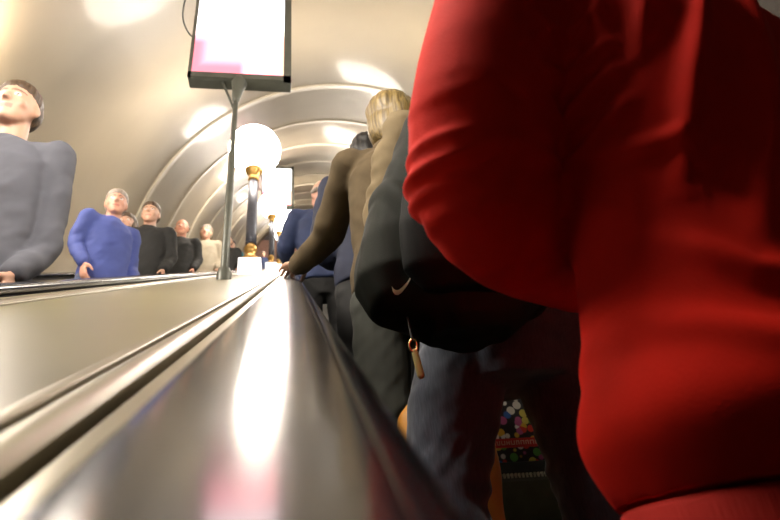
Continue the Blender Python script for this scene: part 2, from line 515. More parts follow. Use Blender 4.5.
# ------------------------------------------------------------------ steps
def step_meshes():
    w = 1.04
    bm = bmesh.new()      # tread slab + cleats running front to back, origin at centre of the nosing
    box(bm, (0, 0.20, -0.018), (w, 0.392, 0.02))
    nC = 69
    for i in range(nC):
        x = -w/2 + 0.01 + i*(w-0.02)/(nC-1)
        box(bm, (x, 0.203, -0.004), (0.006, 0.386, 0.008))
    bmesh.ops.recalc_face_normals(bm, faces=bm.faces)
    t = bpy.data.meshes.new('tread'); bm.to_mesh(t); bm.free(); t.materials.append(M['tread'])
    bm = bmesh.new()      # row of comb teeth on the nosing
    for i in range(nC):
        x = -w/2 + 0.01 + i*(w-0.02)/(nC-1)
        box(bm, (x, 0.004, -0.0075), (0.0072, 0.014, 0.017))
    c = bpy.data.meshes.new('comb_edge'); bm.to_mesh(c); bm.free(); c.materials.append(M['cleat'])
    bm = bmesh.new()      # curved riser
    rings = []
    for i in range(9):
        q = i/8
        rings.append([V((sx*w/2, 0.004+0.05*q*q+d, -0.02-0.195*q)) for sx, d in ((-1, 0), (1, 0), (1, .012), (-1, .012))])
    rings_to_bm(bm, rings)
    bmesh.ops.recalc_face_normals(bm, faces=bm.faces)
    r = bpy.data.meshes.new('riser'); bm.to_mesh(r); bm.free(); r.materials.append(M['riser'])
    return t, c, r
TR, CB, RI = step_meshes()
def step(x, k, label, group=None):
    y, z = step_yz(k)
    e = empty('escalator_step', (x, y, z)); tag(e, label, 'escalator step', group)
    for nm, me in (('tread', TR), ('comb_edge', CB), ('riser', RI)):
        o = bpy.data.objects.new(nm, me); COL.objects.link(o); o.parent = e
UPX, DNX = 0.58, -1.43
for k in range(-6, 9):
    if k == 0: step(UPX, k, 'olive grey step with pale comb edge under the colourful shopping bag')
    else: step(UPX, k, 'ribbed metal step of the ascending escalator hidden under its riders', 'ascending escalator steps')
for k in range(-3, 49):
    step(DNX, k, 'ribbed metal step of the descending escalator behind the cream deck', 'descending escalator steps')

# ------------------------------------------------------------------ lamps and signs
LX = -0.51
def on_deck(x, s): return W(x, s, -0.092)
def lamp(s, label, x=LX):
    p = on_deck(x, s)
    e = empty('floor_lamp', p); tag(e, label, 'lamp', 'globe lamps along the deck')
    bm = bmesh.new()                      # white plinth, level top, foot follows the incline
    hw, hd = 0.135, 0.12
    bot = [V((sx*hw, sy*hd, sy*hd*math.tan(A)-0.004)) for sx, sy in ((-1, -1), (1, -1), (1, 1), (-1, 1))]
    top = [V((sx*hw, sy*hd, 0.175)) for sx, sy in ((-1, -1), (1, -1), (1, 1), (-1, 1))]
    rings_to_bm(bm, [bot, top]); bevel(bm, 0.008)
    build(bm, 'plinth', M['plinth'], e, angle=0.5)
    bm = bmesh.new()
    lathe(bm, [(0.105, 0.17), (0.11, 0.21), (0.085, 0.245), (0.06, 0.28), (0.075, 0.32), (0.085, 0.36), (0.06, 0.41), (0.05, 0.44)])
    build(bm, 'foot', M['gold'], e)
    bm = bmesh.new()
    seg = 36; rings = []
    for z, r in ((0.43, 0.068), (0.6, 0.068), (1.0, 0.065), (1.44, 0.060)):
        rings.append([V(((r-0.004*(i % 3 == 0))*math.cos(2*PI*i/seg), (r-0.004*(i % 3 == 0))*math.sin(2*PI*i/seg), z)) for i in range(seg)])
    rings_to_bm(bm, rings)
    build(bm, 'column', M['column'], e)
    bm = bmesh.new()
    lathe(bm, [(0.062, 1.43), (0.075, 1.45), (0.066, 1.48), (0.07, 1.52), (0.10, 1.57), (0.125, 1.60), (0.125, 1.625), (0.09, 1.635)])
    build(bm, 'capital', M['gold'], e)
    bm = bmesh.new()
    prof = [(0.075, 1.63)]
    for i in range(1, 18):
        a = -PI/2 + PI*i/18
        prof.append((0.35*math.cos(a), 1.975 + 0.35*math.sin(a)))
    lathe(bm, prof, 32)
    build(bm, 'globe', M['globe'], e)
lamp(7.5, 'nearest globe lamp in view on a white plinth, just right of the sign post')
lamp(15.0, 'second globe lamp from the viewer, between the first and second lit signs')
lamp(22.5, 'third globe lamp from the viewer, behind the second lit sign')
lamp(30.0, 'fourth globe lamp from the viewer, behind the third lit sign')
lamp(37.5, 'farthest globe lamp on the deck near the upper landing')
lamp(0.58, 'added unseen globe lamp on the deck beside the viewer, outside the picture at left')  # extra lamp out of view, added to light the red sleeve
lamp(1.3, 'added unseen globe lamp on the far left wall deck beside the viewer, outside the picture', -2.45)  # this and the next lamp added unseen to brighten the red sleeve
lamp(3.6, 'second added globe lamp on the far left wall deck, outside the picture at left', -2.45)
lamp(3.6, 'nearest added globe lamp on the right hand deck, hidden behind the red sweatshirt', 1.75)  # added out of sight to light the jeans from the right
lamp(7.5, 'added globe lamp on the right hand deck, hidden behind the backpack', 1.75)  # these last three added out of sight to brighten the vault
lamp(15.0, 'added globe lamp on the right hand deck, hidden behind the tan coat', 1.75)
lamp(22.5, 'farther added globe lamp on the right hand deck, behind the riders', 1.75)

def sign(s, label, xo=0.03):
    p = on_deck(-0.50, s)
    e = empty('lit_sign', p); tag(e, label, 'sign', 'lit advertising signs along the deck')
    bm = bmesh.new(); lathe(bm, [(0.055, -0.03), (0.055, 0.05), (0.045, 0.075), (0.04, 0.09)]); build(bm, 'base', M['post'], e, angle=0.5)
    bm = bmesh.new(); lathe(bm, [(0.031, 0.06), (0.029, 1.2), (0.022, 1.25), (0.022, 2.06)]); build(bm, 'post', M['post'], e, angle=0.5)
    bm = bmesh.new()
    tube(bm, [(-0.01, 0, 1.72), (-0.13, 0.0, 2.06)], [0.012, 0.012], 10)
    tube(bm, [(0, 0, 1.84), (0.01, 0, 1.96), (0.02, 0, 2.05)], [0.034, 0.05, 0.075], 12)
    build(bm, 'bracket', M['post'], e)
    b0 = 2.05; hw, ht = 0.46, 1.45
    bm = bmesh.new()
    # housing: tray with raised rim
    box(bm, (xo, 0.03, b0+ht/2), (hw*2, 0.13, ht))
    bevel(bm, 0.012)
    box(bm, (xo, -0.045, b0+0.03), (hw*2, 0.03, 0.06))
    box(bm, (xo, -0.045, b0+ht-0.04), (hw*2, 0.03, 0.08))
    box(bm, (xo+hw-0.035, -0.045, b0+ht/2), (0.07, 0.03, ht))
    box(bm, (xo-hw+0.015, -0.045, b0+ht/2), (0.03, 0.03, ht))
    build(bm, 'housing', M['post'], e, smooth=False)
    bm = bmesh.new()
    x0, x1 = -hw+0.03, hw-0.07; z1 = ht-0.14
    K = 12                                   # faintly bowed panel
    rings = []
    for i in range(K+1):
        x = x0+(x1-x0)*i/K; q = (2*i/K-1)
        rings.append([V((x, d-0.012*(1-q*q), z)) for d, z in ((0, 0), (0, z1), (0.01, z1), (0.01, 0))])
    rings_to_bm(bm, rings)
    build(bm, 'screen', M['screen'], e, (xo, -0.046, b0+0.06), smooth=False)
    bm = bmesh.new()
    tube(bm, curve_pts([(xo-hw+0.02, 0.05, b0+0.62), (xo-hw-0.06, 0.05, b0+0.70), (xo-hw-0.14, 0.06, b0+0.95), (xo-hw-0.12, 0.06, b0+1.3), (xo-hw+0.03, 0.05, b0+1.42)], 5), [0.008]*21, 8)
    build(bm, 'cable', M['post'], e)
sign(4.6, 'nearest lit advertising sign on a tall thin post, pink at its lower left')
sign(16.3, 'second lit advertising sign up the deck, right of the first lamp', 0.09)
sign(27.0, 'third lit advertising sign, smallest and farthest up the deck', 0.09)

# ------------------------------------------------------------------ people
def hand(bm, wrist, d, n, side, curl, k=1.0):
    """wrist point, finger direction d, palm-facing direction n, side=+1 right / -1 left"""
    d = V(d).normalized(); n = V(n); n = (n-d*n.dot(d)).normalized()
    lat = d.cross(n)*side                      # towards the thumb
    w = V(wrist)
    tube(bm, [w-d*0.02, w+d*0.02, w+d*0.06*k, w+d*0.088*k], [0.027*k, 0.034*k, 0.040*k, 0.036*k], 14, flat=(n, 0.42))
    for i, (o, L, r) in enumerate(((0.030, 0.070, .0085), (0.010, 0.079, .009), (-0.010, 0.073, .0085), (-0.029, 0.057, .0075))):
        p = w + d*(0.082 - 0.006*abs(i-1))*k + lat*o*k
        pts = [p - d*0.02]; rad = [r]
        ang = 0.0; dd = d + lat*(o*1.6)
        for f, c in ((0.45, curl*0.55), (0.32, curl), (0.23, curl*0.8)):
            ang += c
            q = (dd.normalized()*math.cos(ang) + n*math.sin(ang))
            p = p + q*L*f*k*1.05
            pts.append(p); rad.append(r*(0.97 if f > .4 else 0.9 if f > .3 else .78))
        tube(bm, pts, [x*k for x in rad], 10)
    p = w + d*0.022*k + lat*0.030*k
    t1 = (d*0.62 + lat*0.70 + n*0.30).normalized(); t2 = (d*0.86 + lat*0.25 + n*0.45*(0.4+curl)).normalized()
    tube(bm, [p-t1*0.015, p+t1*0.036*k, p+t1*0.036*k+t2*0.032*k, p+t1*0.036*k+t2*0.055*k], [.0135*k, .0115*k, .010*k, .008*k], 10)

def head_parts(bm):
    loft(bm, [(0, .060, -.004, .018, .016), (0, .050, .008, .036, .034), (0, .030, .035, .053, .060), (0, .012, .07, .064, .080), (0, .002, .11, .071, .091),
              (0, -.004, .15, .0745, .096), (0, -.007, .185, .069, .089), (0, -.009, .212, .052, .067), (0, -.010, .228, .030, .040), (0, -.010, .235, .010, .014)], 24)
    tube(bm, [(0, .086, .128), (0, .098, .108), (0, .108, .090)], [.008, .0095, .012], 10)
    ell(bm, (-.012, .098, .087), (.008, .010, .007)); ell(bm, (.012, .098, .087), (.008, .010, .007))
    tube(bm, [(-.048, .068, .134), (-.026, .083, .139), (0, .087, .135), (.026, .083, .139), (.048, .068, .134)], [.007, .009, .008, .009, .007], 10)
    tube(bm, [(-.024, .076, .056), (0, .089, .058), (.024, .076, .056)], [.004, .007, .004], 10)
    tube(bm, [(-.020, .075, .047), (0, .087, .046), (.020, .075, .047)], [.004, .0075, .004], 10)
    ell(bm, (0, .070, .015), (.022, .022, .018))
    for s in (-1, 1):
        ell(bm, (s*.040, .056, .085), (.022, .026, .026))
        ell(bm, (s*.031, .076, .118), (.0135, .0125, .0105))
        ell(bm, (s*.075, -.006, .105), (.009, .019, .031), rot=Matrix.Rotation(s*0.35, 3, 'Z'))
        ell(bm, (s*.078, .0, .118), (.006, .015, .014))

def person(label, x, k, rz, H=1.75, group=None, top='navy', bottom='black', hair=('short', 'brownhair'), skin=(.50, .29, .20), vox=0.008, cvox=0.010,
           dx=0.0, dy=0.18, J=None, yaw=0.0, nod=0.0, tilt=0.0, hands=None, baggy=1.0, topname='jacket', botname='trousers', coat_len=0.0, wrinkle=1.0, crotch=.76,
           legs=None, top_fn=None, collar=True, csm=3, arm_r=(.068, .058, .044), chest_shift=(0, 0), torso_scale=1.0, hem_flare=0.0, leg_r=1.0, extra=None):
    y, z = step_yz(k)
    e = empty('person', (x, y+dy, z), rz); e.location.z += .004; tag(e, label, 'person', group)
    f = H/1.75
    cs = V((chest_shift[0], chest_shift[1], 0))
    j = dict(ls=V((-.185, -.005, 1.415))*f+cs, le=V((-.235, -.01, 1.12))*f+cs, lw=V((-.235, .06, .88))*f+cs*.8,
             rs=V((.185, -.005, 1.415))*f+cs, re=V((.235, -.01, 1.12))*f+cs, rw=V((.235, .06, .88))*f+cs*.8,
             lh=V((-.095, 0, .90))*f, lk=V((-.105, .025, .50))*f, la=V((-.11, -.01, .09))*f,
             rh=V((.095, 0, .90))*f, rk=V((.105, .025, .50))*f, ra=V((.11, -.01, .09))*f,
             neck=V((0, -.012, 1.45))*f+cs, head=V((0, .012, 1.75))*f+cs*1.1)
    R = Matrix.Rotation(-rz, 3, 'Z')
    for q, p in (J or {}).items():
        j[q] = R @ V(p) if len(p) == 3 else j[q]
    hd = dict(l=(V((0, .25, -1)), V((1, 0, 0)), .35), r=(V((0, .25, -1)), V((-1, 0, 0)), .35))
    for s in 'lr':
        if hands and s in hands:
            a, b, c = hands[s]; hd[s] = (R @ V(a), R @ V(b), c)
    # ---- body (one continuous surface)
    bm = bmesh.new()
    HM = Matrix.Translation(j['head']-V((0, 0, .235))) @ Matrix.Rotation(yaw, 4, 'Z') @ Matrix.Rotation(-nod, 4, 'X') @ Matrix.Rotation(tilt, 4, 'Y')
    hb = bmesh.new(); head_parts(hb)
    bmesh.ops.transform(hb, matrix=HM, verts=hb.verts)
    tm = bpy.data.meshes.new('t'); hb.to_mesh(tm); hb.free(); bm.from_mesh(tm); bpy.data.meshes.remove(tm)
    hc = HM @ V((0, -.015, .06))
    tube(bm, [j['neck']-V((0, 0, .05)), j['neck']+V((0, 0, .02)), hc], [.066, .056, .054], 16)
    T = [(.86, .125, .085), (.95, .145, .095), (1.08, .13, .085), (1.25, .145, .095), (1.38, .145, .085), (1.45, .09, .06)]
    loft(bm, [(cs.x*max(0, (zz-.9)/.5), cs.y*max(0, (zz-.9)/.5), zz*f, a*f, b*f) for zz, a, b in T])
    tube(bm, [j['ls'], j['neck']-V((0, 0, .035)), j['rs']], [.05, .06, .05])
    for s, q in (('l', -1), ('r', 1)):
        tube(bm, curve_pts([j[s+'s'], j[s+'e'], j[s+'w']], 4), lerp_list([.048, .040, .027], 4))
        d, n, c = hd[s]
        hand(bm, j[s+'w']+d.normalized()*.02, d, n, q, c, f)
        tube(bm, curve_pts([j[s+'h'], j[s+'k'], j[s+'a']], 4), lerp_list([.072, .052, .035], 4))
        tube(bm, [j[s+'a']-V((0, .02, .05)), j[s+'a']+V((0, .12, -.06))], [.03, .025])
    me = remesh(bm, vox, 2)
    IH = HM.inverted()
    ca = me.color_attributes.new('Col', 'FLOAT_COLOR', 'POINT')
    lip = (skin[0]*.85, skin[1]*.55, skin[2]*.6)
    for i, v in enumerate(me.vertices):
        p = IH @ v.co
        c = skin
        if .02 < p.z < .2 and p.y > .05:
            for s in (-1, 1):
                r = math.hypot(p.x-s*.031, p.z-.118)
                if r < .0115 and abs(p.z-.118) < .0075 and p.y > .070: c = (.05, .035, .03) if r < .0062 else (.75, .72, .68)
                if abs(p.x-s*.031) < .024 and abs(p.z-.1405+abs(p.x-s*.03)*.15) < .0045: c = tuple(t*.35 for t in skin)
            if abs(p.x) < .024 and abs(p.z-.0515) < .0095 and p.y > .078: c = lip
        ca.data[i].color = (*c, 1)
    link_mesh(me, 'body', M['skin'], e)
    # ---- trousers
    bm = bmesh.new()
    lr = leg_r
    loft(bm, [(0, 0, crotch*f, .12*f*lr, .09*f*lr), (0, -.005, .86*f, .165*f*lr, .118*f*lr), (0, -.005, .95*f, .168*f*lr, .118*f*lr), (0, 0, 1.05*f, .152*f, .105*f)])
    for s in 'lr':
        tube(bm, curve_pts([j[s+'h']-V((0, 0, .02)), j[s+'k'], j[s+'a']+V((0, 0, .0))], 5), lerp_list([.094*lr, .076*lr, .068*lr], 5), 18)
    me = remesh(bm, cvox, 3)
    def tw(p, n):
        q = noise.noise(V((p.x*7, p.y*7, p.z*16+p.x*6)))*.006 + noise.noise(V((p.x*18, p.y*18, p.z*30-p.x*20)))*.003
        kz = math.exp(-((p.z-.5*f)/.10)**2)+math.exp(-((p.z-.13*f)/.07)**2)+.8*math.exp(-((p.z-.80*f)/.07)**2)
        return wrinkle*(q*.6 + q*kz)
    displace(me, tw)
    link_mesh(me, botname, M[bottom], e)
    # ---- shoes
    for s in 'lr':
        bm = bmesh.new(); a = j[s+'a']
        tube(bm, [V((a.x, a.y-.045, .045)), V((a.x, a.y+.03, .05)), V((a.x, a.y+.12, .038)), V((a.x, a.y+.17, .030))], [.042, .045, .042, .030], 14)
        ell(bm, (a.x, a.y-.015, .075), (.042, .05, .045))
        box(bm, (a.x, a.y+.065, .009), (.082, .26, .018))
        link_mesh(remesh(bm, .008, 3), 'shoe', M['shoe'], e)
    # ---- jacket / shirt
    bm = bmesh.new(); g = baggy; ts = torso_scale
    z0 = .86-coat_len
    T = [(z0, .182+hem_flare, .130+hem_flare*.5), ((z0+.95)/2+.03, .186+hem_flare*.7, .134+hem_flare*.4), (1.06, .175+hem_flare*.2, .122), (1.22, .182, .128), (1.34, .186, .122), (1.41, .150, .10), (1.465, .085, .075)]
    loft(bm, [(cs.x*max(0, (zz-.9)/.5), -.006+cs.y*max(0, (zz-.9)/.5), zz*f, a*f*ts*(1+.5*(g-1)), b*f*(1+.6*(g-1))) for zz, a, b in T], 72, 2.25)
    tube(bm, [j['ls']+V((.012, 0, -.012)), j['neck']-V((0, 0, .035)), j['rs']+V((-.012, 0, -.012))], [.066*g, .070, .066*g])
    for s in 'lr':
        w = j[s+'w']; ee = j[s+'e']; sh = j[s+'s']
        tube(bm, curve_pts([sh, ee, w], 6), lerp_list([arm_r[0]*g, arm_r[1]*g, arm_r[2]*g], 6), 48, ends=True)
    if collar:
        tube(bm, [j['neck']+V((.062*math.cos(a), .055*math.sin(a)+.004, .012+.014*(math.sin(a) < 0))) for a in [2*PI*i/14 for i in range(15)]], [.020]*15, 8)
    me = remesh(bm, cvox, csm)
    if top_fn: displace(me, top_fn(j))
    else:
        le, re_ = j['le'], j['re']
        def jw(p, n):
            q = noise.noise(V((p.x*8+3, p.y*8, p.z*11+p.x*8)))*.007 + noise.noise(V((p.x*22, p.y*14, p.z*26+p.x*16)))*.0035
            kk = 1.0
            for c in (le, re_): kk += 1.2*math.exp(-((p-c).length/.10)**2)
            return wrinkle*q*kk
        displace(me, jw)
    link_mesh(me, topname, M[top], e)
    # ---- hair
    if hair:
        bm = bmesh.new(); st, hm = hair
        if st in ('short', 'bob'):
            ell(bm, (0, -.013, .172), (.082, .104, .076)); ell(bm, (0, -.046, .125), (.081, .066, .090))
        if st == 'bob':
            ell(bm, (-.058, -.028, .085), (.036, .068, .095)); ell(bm, (.058, -.028, .085), (.036, .068, .095))
            ell(bm, (0, -.066, .070), (.080, .052, .105)); ell(bm, (0, .055, .178), (.062, .04, .045))
            ell(bm, (0, -.04, .14), (.098, .088, .100)); ell(bm, (.03, -.06, .10), (.075, .06, .09))
        if st == 'fringe':
            tube(bm, [(.074*math.cos(a), -.01+.092*math.sin(a), .125) for a in [PI+PI*(i/12) for i in range(13)]], [.018]*13, 10)
        bmesh.ops.transform(bm, matrix=HM, verts=bm.verts)
        me = remesh(bm, .006, 3)
        def hw(p, n):
            q = IH @ p
            a = math.atan2(q.x, -q.y)
            return noise.noise(V((a*5, q.z*9, 2)))*.004 + noise.noise(V((a*16, q.z*10, 5)))*.0018
        displace(me, hw)
        link_mesh(me, 'hair', M[hm], e)
    return e, j, HM

def rel(p, x, k, dy=0.18):
    y, z = step_yz(k)
    return tuple(V(p)-V((x, y+dy, z)))

# ---- red sweatshirt, nearest on the right
RX, RK, RY, RZ = 0.455, -5, 0.20, 0.30
def red_folds(j):
    Rm = Matrix.Rotation(RZ, 3, 'Z')
    le = Rm @ j['le']; ls = Rm @ j['ls']
    def seg_d(p2, a, b):
        ax, az = a; bx, bz = b
        dx, dz = bx-ax, bz-az
        t = max(0, min(1, ((p2[0]-ax)*dx+(p2[1]-az)*dz)/(dx*dx+dz*dz)))
        return math.hypot(p2[0]-ax-dx*t, p2[1]-az-dz*t), t
    # ridges on the back in world (x relative to the feet, height): list of polylines, width, height
    ridges = [
     ([(-.00, 1.42), (-.060, 1.24), (-.110, 1.12), (-.150, 1.00)], .011, .011),
     ([(-.13, 1.40), (-.155, 1.27), (-.175, 1.12)], .010, .008),
     ([(-.065, 1.40), (-.105, 1.27), (-.145, 1.15)], .009, .007),
     ([(.07, 1.42), (.00, 1.22), (-.06, 1.06), (-.12, .94)], .015, .009),
     ([(.15, 1.36), (.06, 1.16), (-.02, 1.00), (-.10, .90)], .018, .008),
     ([(.20, 1.22), (.09, 1.04), (-.04, .92)], .020, .008),
     ([(-.20, 1.00), (-.13, .93), (.0, .89)], .014, .007),
     ([(-.22, .92), (-.12, .865), (.04, .85)], .014, .007)]
    def fn(p, n):
        w = Rm @ p
        d = 0.0
        arm = (w-le).length
        # torso back folds
        onarm = max(0.0, min(1.0, (-.155-w.x)/.03)) if w.z > .93 else 0.0
        if w.y < .06:
            for pl, wd, ht in ridges:
                m = len(pl)-1
                best = (9, 0)
                for q, (a, b) in enumerate(zip(pl, pl[1:])):
                    dd, t = seg_d((w.x, w.z), a, b)
                    if dd < best[0]: best = (dd, (q+t)/m)
                if best[0] < wd*3.2:
                    d += 1.35*ht*math.exp(-(best[0]/wd)**2)*math.sin(PI*best[1])**.7*(1-onarm)
        # three small puckers on the outside of the elbow, short creases in its crook
        if w.x < le.x-.02 and 1.0 < w.z < 1.2:
            out = min(1.0, (le.x-.02-w.x)/.03)
            for zc, hh in ((1.118, .004), (1.096, .0065), (1.076, .006), (1.052, .003)):
                d += out*hh*math.exp(-((w.z-zc-(w.y-le.y)*.25)/.0065)**2)
        if w.y < .03:
            for (a, b), hh in ((((-.150, 1.235), (-.215, 1.215)), .006), (((-.145, 1.190), (-.230, 1.160)), .009), (((-.145, 1.160), (-.225, 1.120)), .008), (((-.150, 1.125), (-.205, 1.075)), .008)):
                dd, t = seg_d((w.x, w.z), a, b)
                if dd < .03: d += hh*math.exp(-(dd/.009)**2)*math.sin(PI*min(.97, max(.03, t)))
        # elbow creases radiating on the inside of the bend
        ax = (w-ls); L = (le-ls)
        t = ax.dot(L)/L.length_squared
        if w.x < -.13 and t > .30:
            r = w-le
            ph = t*26 + r.x*18 + noise.noise(V((w.x*14, w.y*14, w.z*9)))*2.2
            kk = math.exp(-((t-.97)/.13)**2)
            side = max(0.15, min(1, .5 - (w.x-le.x)*9)) + max(0, (w.x-le.x)*10)
            d += .0065*kk*side*(max(0, math.sin(ph))**1.5 - .35)
        d += noise.noise(V((w.x*6, w.y*6, w.z*5)))*.004
        # blousing above the rib hem
        d += .012*math.exp(-((w.z-.845)/.035)**2) - .010*math.exp(-((w.z-.775)/.03)**2)
        return d
    return fn
red, jr, _ = person('person in a red sweatshirt, nearest at right, seen from behind with the left arm bent', RX, RK, RZ, 1.66, top='red', bottom='black',
    hair=('short', 'brownhair'), dy=RY, vox=.007, cvox=.0045, csm=12, topname='sweatshirt',
    J=dict(ls=(-.205, -.055, 1.37), le=(-.268, -.015, 1.092), lw=(-.06, .22, 1.125), rs=(.24, .08, 1.39), re=(.26, .08, 1.05), rw=(.20, .28, 1.0)),
    hands=dict(l=((.8, .6, .1), (.3, 0, -1), .5), r=((-.8, .6, .1), (.3, 0, -1), .5)), arm_r=(.080, .072, .052), baggy=1.0, torso_scale=1.2, coat_len=.03, top_fn=red_folds, collar=True, leg_r=1.05, hem_flare=.02)
# ribbed hem band
bm = bmesh.new()
rings = []
for zz, q in ((.742, .985), (.748, 1.0), (.785, 1.0), (.79, .985)):
    rings.append([V((.226*q*math.cos(a), -.006+.138*q*math.sin(a), zz)) for a in [2*PI*i/96 for i in range(96)]])
rings_to_bm(bm, rings)
hem = build(bm, 'hem_band', M['redrib'], red)

# ---- person with the backpack
BX, BK = 0.50, -3
y0, z0 = step_yz(BK)
pk, jb, _ = person('person in jeans and khaki jacket wearing the backpack, between red sweatshirt and tan coat', BX, BK, 0, 1.78, top='khaki', bottom='jeans', botname='jeans',
    hair=('short', 'brownhair'), vox=.007, cvox=.007, coat_len=-.05, leg_r=1.22,
    J=dict(le=(-.265, .03, 1.14), lw=(-.07, .19, 1.12), lh=(-.085, 0, .87), lk=(-.175, .05, .52), la=(-.205, -.02, .09), rh=(.115, 0, .87), rk=(.14, .03, .48), ra=(.19, 0, .09)),
    hands=dict(l=((.95, .15, .1), (0, -1, -.3), .5)), arm_r=(.062, .052, .042), crotch=.68, wrinkle=1.7)

def backpack():
    e = empty('backpack', (BX-.188, y0+.18-.225, z0+.715)); tag(e, 'dark green backpack with a small white tick logo, worn over the khaki jacket', 'backpack')
    # outline in world x (relative to .33) and height above its base
    prof = [(.000, -.055, .100, .060), (.02, -.075, .100+.02, .085), (.07, -.162, .190, .105), (.12, -.187, .195, .118), (.20, -.178, .195, .120), (.27, -.158, .190, .115),
            (.36, -.122, .178, .105), (.44, -.090, .165, .092), (.52, -.060, .150, .075), (.57, -.035, .12, .05), (.59, .0, .08, .03)]
    bm = bmesh.new()
    loft(bm, [((a+b)/2, 0, z, (b-a)/2, d) for z, a, b, d in prof], 36, 2.5)
    me = remesh(bm, .006, 3)
    def fn(p, n):
        q = noise.noise(V((p.x*10, p.y*10, p.z*5+p.x*8)))*.009 + noise.noise(V((p.x*24, p.y*20, p.z*9+p.x*20)))*.005
        fold = .008*max(0, math.sin((p.x*1.0+p.z*.55)*42+noise.noise(p*6)*2))*math.exp(-((p.z-.28)/.2)**2)
        return q+fold
    displace(me, fn); body = link_mesh(me, 'main_compartment', M['pack'], e)
    # darker front pocket panel
    bm = bmesh.new()
    loft(bm, [(.02, -.105, .05, .10, .02), (.02, -.112, .09, .135, .035), (.02, -.118, .18, .135, .038), (.02, -.108, .27, .125, .034), (.025, -.095, .31, .09, .02)], 28, 3)
    me = remesh(bm, .006, 3)
    displace(me, lambda p, n: noise.noise(V((p.x*12, p.y*9, p.z*8+p.x*6)))*.006)
    fp = link_mesh(me, 'front_pocket', M['packpanel'], e)
    # tick logo, a thin printed patch lying on the cloth
    lob = bmesh.new()
    up = [(-.021, .0045), (-.0195, .000), (-.016, -.0035), (-.011, -.0050), (-.004, -.0035), (.006, .0015), (.024, .0115)]
    lo = [(-.021, .0045), (-.021, -.0045), (-.0175, -.0095), (-.012, -.0115), (-.005, -.0100), (.006, -.0030), (.024, .0115)]
    bpy.context.view_layer.update()
    def on(px, pz):
        ys = [h[1].y for h in (o.ray_cast(V((px, -1, pz)), V((0, 1, 0))) for o in (body, fp)) if h[0]]
        return V((px, min(ys)-.0025 if ys else -.13, pz))
    cx, cz = -.112, .075
    R2 = Matrix.Rotation(math.radians(12), 2)
    def mp(q):
        w = R2 @ (q[0], q[1])
        return on(cx+w[0], cz+w[1])
    from mathutils import Vector as VV
    R2 = lambda q: (q[0]*.97-q[1]*.2, q[0]*.2+q[1]*.97)
    def mp(q):
        w = R2(q); return on(cx+w[0], cz+w[1])
    a = [lob.verts.new(mp(q)) for q in up]; b = [lob.verts.new(mp(q)) for q in lo[1:-1]]
    b = [a[0]] + b + [a[-1]]
    for i in range(len(up)-1):
        vs = []
        for v in (a[i], a[i+1], b[i+1], b[i]):
            if v not in vs: vs.append(v)
        lob.faces.new(vs)
    bmesh.ops.solidify(lob, geom=list(lob.faces), thickness=.0012)
    lg = build(lob, 'logo', M['logo'], e, smooth=False)
    tag(lg, 'white tick shaped logo')
    # shoulder strap, grab loop
    bm = bmesh.new()
    tube(bm, curve_pts([(.05, .07, .54), (.03, .10, .63), (.035, .19, .685), (.04, .28, .66), (.03, .345, .56), (.02, .345, .40), (.0, .30, .20), (.0, .18, .10)], 5), [.022]*36, 10, flat=((0, .6, .8), .3))
    build(bm, 'shoulder_strap', M['webbing'], e)
    bm = bmesh.new()
    tube(bm, curve_pts([(.01, -.02, .58), (.03, -.03, .62), (.07, -.03, .62), (.09, -.02, .575)], 5), [.007]*16, 8)
    build(bm, 'grab_loop', M['webbing'], e)
    # zip pull hanging under the bag
    bm = bmesh.new()
    c = V((-.100, -.05, -.03))
    tube(bm, [c+V((.007*math.cos(t), 0, .012*math.sin(t))) for t in [2*PI*i/12 for i in range(13)]], [.0022]*13, 6)
    zp = build(bm, 'zip_pull', M['chrome'], e)
    bm = bmesh.new()
    tube(bm, [c+V((.002, 0, -.012)), c+V((.008, 0, -.055))], [.006, .007], 8, flat=((0, 1, 0), .4))
    build(bm, 'pull_tab', M['pull'], zp)
    bm = bmesh.new()
    tube(bm, [c+V((-.002, .012, .06)), c+V((0, 0, .010))], [.0025, .0025], 6)
    build(bm, 'pull_cord', M['webbing'], zp)
backpack()

# ---- tan coat, hand on the rail
TX, TK = 0.365, -2
def relT(x, s, n): return rel(W(x, s, n), TX, TK)
coat, jt, HMt = person('person with chin length blond hair in a tan coat, hand on the handrail ahead', TX, TK, 0, 1.75, top='tan', bottom='greyt', hem_flare=-.005, hair=('bob', 'blond'),
    skin=(.52, .31, .22), vox=.005, cvox=.007, topname='coat', coat_len=-.04, yaw=-.35, nod=.1,
    J=dict(ls=relT(.205, 2.12, .350), le=relT(.135, 2.30, .125), lw=relT(.028, 2.50, .005)),
    hands=dict(l=(W(-.35, 1, -.10)-W(0, 0, 0), W(-.35, -.25, -1)-W(0, 0, 0), .45)), arm_r=(.070, .060, .046), chest_shift=(.01, 0))

bm = bmesh.new()
nk = jt['neck']
tube(bm, [nk+V((.085*math.cos(a), -.004+.078*math.sin(a), -.012+.012*(math.sin(a) < -.3))) for a in [PI*.95+PI*1.1*i/16 for i in range(17)]], [.020]*17, 10, flat=((0, 0, 1), 1.5))
build(bm, 'collar', M['tan'], coat)

